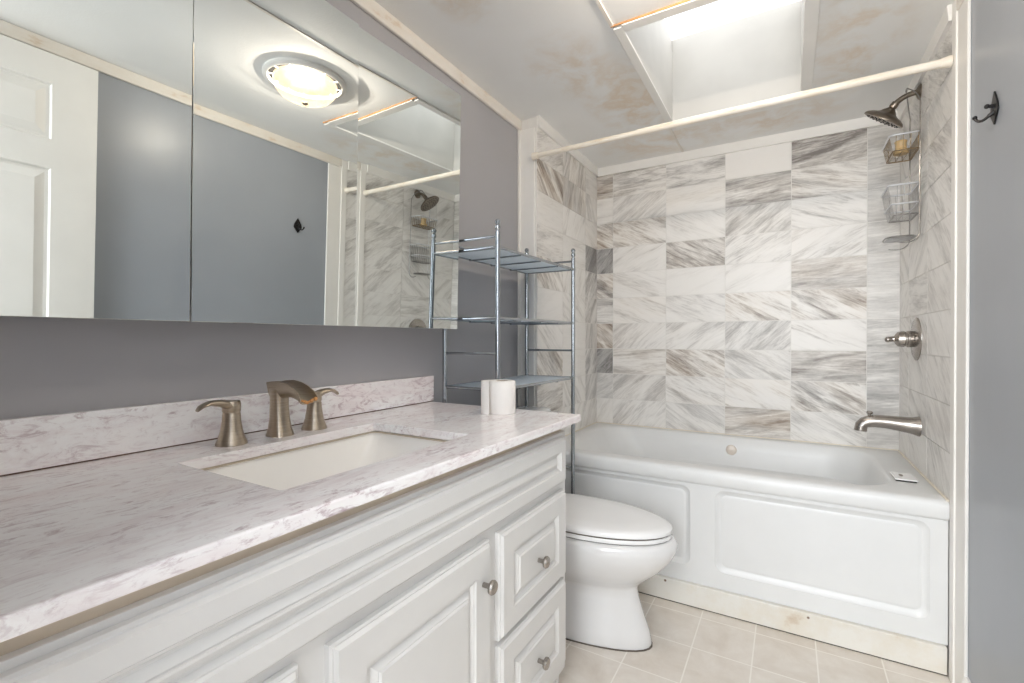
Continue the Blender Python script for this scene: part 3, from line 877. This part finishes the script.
# ------------------------------------------------------------------ toilet
to = thing('toilet', 'white elongated toilet with a closed lid between vanity and bathtub', 'toilet', (.45, 1.69, 0))
TY = 1.69
def egg(x0, x1, hw, z, n=40, back=.55):
    """plan outline: blunt rear at x0, long round nose at x1"""
    out = []
    xm = x0 + (x1 - x0) * .42
    for k in range(n):
        a = 2 * PI * k / n
        ca, sa = math.cos(a), math.sin(a)
        if ca >= 0: x = xm + (x1 - xm) * ca; y = hw * sa
        else:
            e = 2 / 2.9
            x = xm - (xm - x0) * abs(ca) ** e; y = hw * math.copysign(abs(sa) ** e, sa)
        out.append(Vector((x, TY + y, z)))
    return out
mb = MB()
mb.loft([egg(.10, .728, .118, .001), egg(.10, .730, .120, .012), egg(.11, .722, .115, .05), egg(.12, .700, .104, .11), egg(.125, .683, .099, .165), egg(.13, .678, .100, .195), egg(.14, .685, .112, .212),
         egg(.15, .72, .143, .24), egg(.17, .765, .167, .28), egg(.19, .800, .181, .325), egg(.20, .818, .187, .36), egg(.205, .816, .186, .380), egg(.215, .806, .179, .392), egg(.23, .79, .16, .396)], True, True)
mb.build('bowl', M['porcelain'], to, smooth=True, angle=60)
mb = MB(); mb.loft([egg(.235, .794, .170, .3986), egg(.235, .797, .171, .4005), egg(.235, .797, .171, .4105), egg(.24, .793, .169, .413)])
mb.build('seat', M['seat_plastic'], to, smooth=True, angle=50)
mb = MB(); mb.loft([egg(.237, .793, .1695, .4132), egg(.237, .793, .1695, .4168)])
mb.build('dark_seam', M['dark_seam'], to)  # dark ring standing in for the shaded gap under the lid
mb = MB(); mb.loft([egg(.237, .792, .168, .3962), egg(.237, .792, .168, .3985)])
mb.build('dark_seam', M['dark_seam'], to)  # dark ring standing in for the shaded gap under the seat
mb = MB(); mb.loft([egg(.232, .793, .169, .4170), egg(.23, .799, .173, .4195), egg(.23, .800, .1735, .430), egg(.235, .795, .170, .4355), egg(.26, .77, .15, .4405), egg(.33, .68, .10, .4430)])
mb.build('lid', M['seat_plastic'], to, smooth=True, angle=45)
for s_ in (-1, 1): MB().tube([(.225, TY + s_ * .075 - .02, .425), (.225, TY + s_ * .075 + .02, .425)], .011, 12).build('seat_hinge', M['seat_plastic'], to, smooth=True)
def rr3(x0, x1, hw, r, z): return [Vector((p[0], p[1], z)) for p in rrect((x0 + x1) / 2, TY, (x1 - x0) / 2, hw, r, 6)]
mb = MB(); mb.loft([rr3(.075, .21, .19, .04, .395), rr3(.070, .222, .205, .04, .43), rr3(.068, .232, .218, .035, .74), rr3(.068, .232, .218, .035, .752)])
tank = mb.build('tank', M['porcelain'], to, smooth=True, angle=50)
mb = MB(); mb.loft([rr3(.066, .236, .222, .036, .7525), rr3(.064, .240, .226, .036, .757), rr3(.064, .240, .226, .036, .775), rr3(.070, .234, .22, .034, .784), rr3(.09, .21, .2, .03, .787)])
mb.build('tank_lid', M['porcelain'], to, smooth=True, angle=50)
mb = MB(); mb.tube([(.2325, TY + .15, .69), (.246, TY + .15, .69), (.25, TY + .10, .684)], [.009, .006, .006], 10)
mb.build('flush_lever', M['chrome'], to, smooth=True)
mb = MB(); mb.loft([egg(.098, .733, .122, .0), egg(.098, .733, .122, .0035)])
mb.build('caulk_line', M['dark_seam'], to)

# ------------------------------------------------------------------ bathtub
tb = thing('bathtub', 'white alcove bathtub with a two-panel skirt against marble tiles', 'bathtub', (.85, 2.43, 0))
tx0, tx1, ty0, ty1 = XA0 + .002, XA1 - .002, YF, YB - .004
mb = MB()
def T(cx, cy, hx_, hy_, r, z, n=10): return [Vector((p[0], p[1], z)) for p in rrect(cx, cy, hx_, hy_, r, n)]
ocx, ocy, ohx, ohy = (tx0 + tx1) / 2, (ty0 + .012 + ty1) / 2, (tx1 - tx0) / 2, (ty1 - ty0 - .012) / 2
# basin opening
bx0, bx1, by0, by1 = tx0 + .085, tx1 - .125, ty0 + .075, ty1 - .055
def B(sx0, sx1, sy0, sy1, r, z):
    return T((bx0 + sx0 + bx1 - sx1) / 2, (by0 + sy0 + by1 - sy1) / 2, (bx1 - sx1 - bx0 - sx0) / 2, (by1 - sy1 - by0 - sy0) / 2, r, z)
lo = [B(-.012, -.012, -.012, -.012, .17, ZT), B(-.004, -.004, -.004, -.004, .165, ZT - .002), B(.006, .004, .004, .004, .16, ZT - .010), B(.05, .02, .012, .016, .16, ZT - .07), B(.10, .03, .022, .028, .15, ZT - .15)]
# armrest shelf swelling along the back-right and front-right sides
def arm(ring, amt):
    out = []
    for p in ring:
        q = p.copy()
        t_ = max(0, min(1, (p.x - 0.78) / .22)); t_ = t_ * t_ * (3 - 2 * t_)
        if p.y > (by0 + by1) / 2 + .1: q.y -= amt * t_
        elif p.y < (by0 + by1) / 2 - .1: q.y += amt * .7 * t_
        out.append(q)
    return out
lo += [arm(B(.12, .035, .03, .036, .15, ZT - .165), .075), arm(B(.16, .05, .05, .05, .14, ZT - .26), .07), arm(B(.20, .07, .07, .07, .13, .20), .05), arm(B(.25, .12, .12, .12, .1, .178), .03)]
mb.loft([T(ocx, ocy, ohx, ohy, .012, .50), T(ocx, ocy, ohx, ohy, .012, ZT - .004), T(ocx, ocy, ohx - .003, ohy - .003, .012, ZT), ] + lo, False, True)
mb.build('tub_shell', M['acrylic'], tb, smooth=True, angle=60)
# rolled front rim
prof = [(ty0 + .075, ZT + .0006), (ty0 + .03, ZT + .0012), (ty0 + .014, ZT), (ty0 + .004, ZT - .006), (ty0 - .001, ZT - .018), (ty0 - .001, ZT - .052), (ty0 + .003, ZT - .060), (ty0 + .010, ZT - .064), (ty0 + .030, ZT - .064), (ty0 + .030, ZT - .01), (ty0 + .075, ZT - .0005)]
mb = MB(); mb.loft([[Vector((x, p[0], p[1])) for p in prof] for x in (tx0, tx1)])
mb.build('front_rim', M['acrylic'], tb, smooth=True, angle=50)
# skirt with two sunk panels
mb = MB()
ya = ty0 + .013
def sk_ring(x0, x1, z0, z1, r, y, n=8):
    return [Vector((p[0], y, p[1])) for p in rrect((x0 + x1) / 2, (z0 + z1) / 2, (x1 - x0) / 2, (z1 - z0) / 2, r, n)]
panels = [(.165, .800, .160, .488), (.895, 1.552, .160, .488)]
zs0, zs1 = .093, .505
xs = [tx0, (panels[0][1] + panels[1][0]) / 2, tx1]
bm = mb.bm
for (xa, xb), (px0, px1, pz0, pz1) in zip(((xs[0], xs[1]), (xs[1], xs[2])), panels):
    inn = sk_ring(px0, px1, pz0, pz1, .035, ya)
    n = len(inn); q = n // 4
    vi = [bm.verts.new(p) for p in inn]
    vc = [bm.verts.new((x, ya, z)) for x, z in ((xb, zs1), (xa, zs1), (xa, zs0), (xb, zs0))]
    for k in range(4):
        for j in range(q - 1): bm.faces.new((vc[k], vi[k * q + j], vi[k * q + j + 1]))
        k2 = (k + 1) % 4
        bm.faces.new((vc[k], vi[k * q + q - 1], vi[k2 * q], vc[k2]))
    mb.loft([sk_ring(px0, px1, pz0, pz1, .035, ya), sk_ring(px0 + .004, px1 - .004, pz0 + .004, pz1 - .004, .033, ya + .004), sk_ring(px0 + .014, px1 - .014, pz0 + .016, pz1 - .014, .028, ya + .010),
             sk_ring(px0 + .020, px1 - .020, pz0 + .022, pz1 - .020, .024, ya + .011), sk_ring(px0 + .023, px1 - .023, pz0 + .025, pz1 - .023, .022, ya + .0095), sk_ring(px0 + .03, px1 - .03, pz0 + .032, pz1 - .03, .02, ya + .009)], False, True)
for p in ([(tx0, ya, zs0), (tx1, ya, zs0), (tx1, ya + .03, zs0), (tx0, ya + .03, zs0)], [(tx0, ya, zs0), (tx0, ya, zs1), (tx0, ya + .03, zs1), (tx0, ya + .03, zs0)], [(tx1, ya, zs0), (tx1, ya, zs1), (tx1, ya + .03, zs1), (tx1, ya + .03, zs0)]):
    bm.faces.new([bm.verts.new(q_) for q_ in p])
bmesh.ops.remove_doubles(bm, verts=bm.verts, dist=1e-5)
mb.build('skirt', M['acrylic'], tb, smooth=True, angle=25)
MB().lathe([(.027, 0), (.027, .004), (.024, .009), (.018, .011), (0, .0115)], (.883, by1 - .012, .497), dirv=(0, -1, .12), n=24).build('overflow_cap', M['overflow'], tb, smooth=True)
mb = MB(); ov = mb.box(1.488, 1.556, 2.225, 2.33, ZT + .006, ZT + .011, .002)
dp = mb.build('deck_plate', M['seat_plastic'], tb)
MB().box(1.492, 1.552, 2.229, 2.326, ZT + .0005, ZT + .0062).build('plate_gap_shade', M['gap_shade'], dp)  # dark block painting the shade beneath the plate
mb = MB(); mb.loft([oval((1.515, 2.285), .006, .017, ZT + .0112), oval((1.515, 2.285), .006, .017, ZT + .0118)])
mb.build('slot', M['nickel_dark'], dp)
# caulk bead round the tub
mb = MB()
mb.tube([(tx0 + .002, YF + .01, ZT + .001), (tx0 + .002, ty1 - .002, ZT + .001)], .004, 8); mb.tube([(tx1 - .002, YF + .01, ZT + .001), (tx1 - .002, ty1 - .002, ZT + .001)], .004, 8); mb.tube([(tx0, ty1 - .002, ZT + .001), (tx1, ty1 - .002, ZT + .001)], .004, 8)
mb.build('caulk_bead', M['caulk'], tb)

# ------------------------------------------------------------------ shower fittings on the right alcove wall
XW = XA1
sh = thing('showerhead', 'tarnished nickel bell shower head on a bent arm high on the tiled wall', 'shower head', (XW, 2.46, 2.08))
MB().lathe([(.030, 0), (.030, .003), (.024, .008), (.013, .013), (.0115, .014)], (XW - .0003, 2.46, 2.083), dirv=(-1, 0, 0), n=28).build('flange', M['nickel_dark'], sh, smooth=True)
pa = arc((XW - .008, 2.46, 2.083), (XW - .05, 2.46, 2.084), (XW - .082, 2.46, 2.050), 10)
MB().tube(pa, .0105, 14).build('arm', M['nickel_dark'], sh, smooth=True)
dn = Vector((-.56, .27, -.78)).normalized()
c = Vector((XW - .082, 2.46, 2.050)) + Vector((.004, 0, .005))
hd = MB().lathe([(.013, -.004), (.0145, .004), (.0145, .016), (.012, .018), (.018, .024), (.026, .031), (.031, .038), (.040, .043), (.058, .049), (.072, .057), (.077, .064), (.077, .069), (.070, .071), (0, .071)], c, dirv=dn, n=40).build('head', M['nickel_dark'], sh, smooth=True, angle=40)
mb = MB()
u_ = dn.cross(Vector((0, 1, 0))).normalized(); v_ = dn.cross(u_)
for rr2, nn_ in ((.06, 22), (.043, 15), (.025, 9)):
    for k in range(nn_):
        a = 2 * PI * k / nn_
        mb.sphere(c + dn * .0715 + (u_ * math.cos(a) + v_ * math.sin(a)) * rr2, .0032, 6, 4)
mb.build('nozzles', M['black_iron'], hd)

va = thing('shower_valve', 'round satin nickel shower valve with a stubby handle on the tiled wall', 'shower valve', (XW, 2.50, 1.09))
MB().lathe([(.088, 0), (.088, .003), (.080, .007), (.04, .010), (.033, .011)], (XW - .0003, 2.50, 1.092), dirv=(-1, 0, 0), n=40).build('escutcheon', M['nickel_tub'], va, smooth=True)
MB().lathe([(.032, 0), (.034, .004), (.034, .022), (.031, .024), (.031, .030), (.033, .032), (.030, .052), (.020, .060), (.012, .064), (.011, .072), (.0, .074)], (XW - .0095, 2.50, 1.092), dirv=(-1, 0, 0), n=32).build('handle', M['nickel_tub'], va, smooth=True)
mb = MB(); mb.tube([(XW - .078, 2.50, 1.092), (XW - .094, 2.495, 1.090)], [.010, .012], 12); mb.sphere((XW - .094, 2.495, 1.090), .012, 12, 8)
mb.build('lever', M['nickel_tub'], va, smooth=True)

ts = thing('tub_spout', 'satin nickel tub spout with a diverter knob above the bathtub rim', 'tub spout', (XW, 2.45, .745))
secs = []
for x, z, ry, rz in ((0, .742, .040, .040), (.006, .742, .039, .039), (.02, .743, .034, .034), (.06, .747, .030, .030), (.10, .751, .0275, .027), (.14, .752, .0265, .0255), (.165, .748, .026, .025)):
    secs.append([Vector((XW - .0004 - x, 2.45 + ry * math.cos(a), z + rz * math.sin(a))) for a in [2 * PI * k / 24 for k in range(24)]])
for ang_, ax_, az_ in ((30, .179, .741), (60, .188, .728), (85, .191, .708)):
    a0 = math.radians(ang_)
    secs.append([Vector((XW - ax_ - .023 * math.sin(a0) * math.sin(a) * -1 * -1, 2.45 + .024 * math.cos(a), az_ + .023 * math.cos(a0) * math.sin(a))) for a in [2 * PI * k / 24 for k in range(24)]])
mb = MB(); mb.loft(secs)
tsb = mb.build('spout_body', M['nickel_tub'], ts, smooth=True, angle=50)
MB().lathe([(.005, 0), (.005, .008), (.010, .010), (.0115, .016), (.008, .021), (0, .022)], (XW - .160, 2.45, .771), n=18).build('diverter_knob', M['nickel_tub'], ts, smooth=True)

# wire caddy hanging from the shower arm
cd = thing('shower_caddy', 'two-basket chrome wire caddy with soap dish hanging from the shower arm', 'shower caddy', (XW - .02, 2.48, 1.49))
cx_ = XW - .012
Y0, Y1 = 2.395, 2.575
mb = MB()
wr = .0023
mb.tube([(cx_, Y0, 1.50), (cx_, Y0, 2.02)] + arc((cx_, Y0, 2.02), (cx_ - .004, Y0, 2.06), (cx_ - .03, 2.448, 2.100), 8)[1:], wr, 8)
mb.tube([(cx_, Y1, 1.50), (cx_, Y1, 2.02)] + arc((cx_, Y1, 2.02), (cx_ - .004, Y1, 2.06), (cx_ - .03, 2.472, 2.100), 8)[1:], wr, 8)
mb.tube(arc((cx_ - .03, 2.447, 2.100), (cx_ - .03, 2.46, 2.108), (cx_ - .03, 2.473, 2.100), 6), .0035, 8)
mb.build('hanger', M['wire'], cd, smooth=True)
def basket(name, xo, zt, zb, bottom_in, mat, nrib, mid=None):
    """wire basket from the back wires out to x = xo"""
    mb = MB()
    def loop(x0, x1, y0, y1, z, r):
        p = [(q_[0], q_[1], z) for q_ in rrect((x0 + x1) / 2, (y0 + y1) / 2, abs(x1 - x0) / 2, (y1 - y0) / 2, .012, 4)]
        mb.tube(p + [p[0]], r, 8)
    mb.mi = 1
    loop(xo, cx_, Y0, Y1, zt, .0042)
    if mid: loop(xo + bottom_in * .5, cx_, Y0 + bottom_in * .4, Y1 - bottom_in * .4, mid, .0036)
    mb.mi = 0
    loop(xo + bottom_in, cx_, Y0 + bottom_in, Y1 - bottom_in, zb, .0028)
    for k in range(nrib):
        y = Y0 + .02 + (Y1 - Y0 - .04) * k / (nrib - 1)
        mb.tube([(xo, y, zt), (xo + bottom_in, y, zb), (cx_, y, zb), (cx_, y, zt)], .0011, 6)
    for k in range(4):
        x = xo + bottom_in + .008 + (cx_ - xo - bottom_in - .012) * k / 3
        mb.tube([(x, Y0, zt), (x, Y0 + bottom_in, zb), (x, Y1 - bottom_in, zb), (x, Y1, zt)], .0011, 6)
    return mb.build(name, [mat, M['rail']], cd, smooth=True)
basket('upper_basket', XW - .105, 1.905, 1.845, .012, M['caddy_rust'], 10)
basket('lower_basket', XW - .108, 1.706, 1.590, .020, M['wire'], 9, 1.632)
mb = MB()
p = [(q_[0], q_[1], 1.505) for q_ in rrect(XW - .062, 2.485, .048, .07, .04, 6)]
mb.tube(p + [p[0]], .0026, 8)
for k in range(7):
    y = 2.43 + .11 * k / 6
    mb.tube([(XW - .105, y, 1.503), (XW - .018, y, 1.503)], .0016, 6)
mb.tube([(XW - .062, 2.42, 1.504), (XW - .062, 2.55, 1.504)], .0016, 6)
for y in (2.395, 2.575):
    mb.tube(arc((cx_, y, 1.505), (cx_ - .012, y, 1.462), (cx_ - .07, y, 1.478), 8), .002, 8)
mb.build('soap_dish', M['wire'], cd, smooth=True)
mb = MB(); mb.lathe([(.022, 0), (.026, .003), (.026, .016), (.019, .022), (.0185, .046), (.021, .050), (.020, .054), (0, .055)], (XW - .058, 2.475, 1.848), n=24)
tag(mb.build('soap_jar', M['amber'], smooth=True), 'small amber jar sitting in the upper basket of the shower caddy', 'jar')

# ------------------------------------------------------------------ shower rod
rd = thing('shower_rod', 'yellowed white tension shower rod spanning the alcove below the ceiling', 'shower rod', (.85, 2.05, 1.99))
ra, rb = Vector((XA0 - .098 + .1005, 2.085, 2.006)), Vector((XA1 - .0005, 2.050, 1.990))
ra = Vector((XA0 - .012, 2.004, 1.9665)); rb = Vector((XA1 - .0065, 2.010, 1.9785))
dv = (rb - ra)
js = ra + dv * .335
MB().tube([ra + dv * .012, js], .0115, 16).build('inner_tube', M['rod'], rd, smooth=True)
MB().tube([js - dv * .002, rb - dv * .012], .0135, 16).build('outer_tube', M['rod'], rd, smooth=True)
for e0, sg in ((ra, 1), (rb, -1)):
    MB().lathe([(.018, 0), (.018, .008), (.0155, .020), (.0155, .026)], e0, dirv=dv * sg, n=20).build('end_cap', M['rod'], rd, smooth=True)

# ------------------------------------------------------------------ wall hook
hk = thing('wall_hook', 'small black iron hook with a diamond plate on the grey wall by the shower', 'hook', (XR, 1.70, 1.69))
hy_, hz_ = 1.690, 1.694
XP = XR - .0045
mb = MB()
dia = [(hy_, hz_ - .046), (hy_ + .026, hz_ - .014), (hy_ + .022, hz_ + .006), (hy_ + .005, hz_ + .034), (hy_, hz_ + .041), (hy_ - .005, hz_ + .034), (hy_ - .022, hz_ + .006), (hy_ - .026, hz_ - .014)]
mb.prism(dia, 'X', XR - .0005, XP)
mb.build('back_plate', M['black_iron'], hk, bevel=.001)
mb = MB()
hx_ = XP
mb.tube([(hx_ + .002, hy_, hz_ - .012), (hx_ - .008, hy_, hz_ - .020)] + arc((hx_ - .010, hy_, hz_ - .022), (hx_ - .024, hy_ + .012, hz_ - .036), (hx_ - .031, hy_ + .018, hz_ - .016), 8), [.006, .005] + [.0036] * 9, 10)
mb.sphere((hx_ - .031, hy_ + .018, hz_ - .014), .0055, 12, 8)
mb.build('hook_arm', M['black_iron'], hk, smooth=True)
mb = MB(); mb.tube([(hx_ + .002, hy_, hz_ + .002), (hx_ - .012, hy_ - .002, hz_ + .004)], [.006, .004], 10); mb.sphere((hx_ - .013, hy_ - .002, hz_ + .004), .006, 12, 8)
mb.build('upper_peg', M['black_iron'], hk, smooth=True)

# ------------------------------------------------------------------ ceiling fan light (seen in the mirror)
cl = thing('ceiling_light', 'round white ceiling fan light with a glowing alabaster bowl', 'ceiling light', (.905, 1.262, ZC))
cc = (.905, 1.262, ZC - .0005)
MB().lathe([(.165, 0), (.165, .008), (.158, .015), (.146, .017), (.144, .012), (.144, 0)], cc, dirv=(0, 0, -1), n=48).build('trim_ring', M['white_trim'], cl, smooth=True, angle=40)
MB().lathe([(.1435, .0), (.1435, .003), (0, .0035)], cc, dirv=(0, 0, -1), n=48).build('vent_shade_disc', M['vent_shade'], cl)  # black disc painting the shade of the vent slots behind the bowl
for k in range(12):
    a = 2 * PI * k / 12
    p0 = Vector(cc) + Vector((math.cos(a) * .122, math.sin(a) * .122, -.010)); p1 = Vector(cc) + Vector((math.cos(a) * .145, math.sin(a) * .145, -.010))
    MB().tube([p0, p1], .003, 6).build('vent_spoke', M['white_trim'], cl)
MB().lathe([(.05, .006), (.124, .008), (.127, .014), (.126, .030), (.118, .052), (.098, .074), (.066, .089), (.030, .0955), (0, .0965)], cc, dirv=(0, 0, -1), n=48).build('glass_bowl', M['lamp_glass'], cl, smooth=True, angle=60)
MB().lathe([(.012, 0), (.013, .006), (.008, .011), (0, .013)], (cc[0], cc[1], ZC - .0965), dirv=(0, 0, -1), n=20).build('finial', M['nickel'], cl, smooth=True)
for k in range(6):        # the bulbs inside the bowl
    b_ = bpy.data.lights.new('bulb', 'POINT'); b_.energy = 1.75; b_.color = (1.0, 0.95, 0.89); b_.shadow_soft_size = 0.0
    o = bpy.data.objects.new('bulb', b_); COL.objects.link(o); o.parent = cl
    a = 2 * PI * k / 6
    o.location = (math.cos(a) * .055, math.sin(a) * .055, -.034 - .0045 * k)
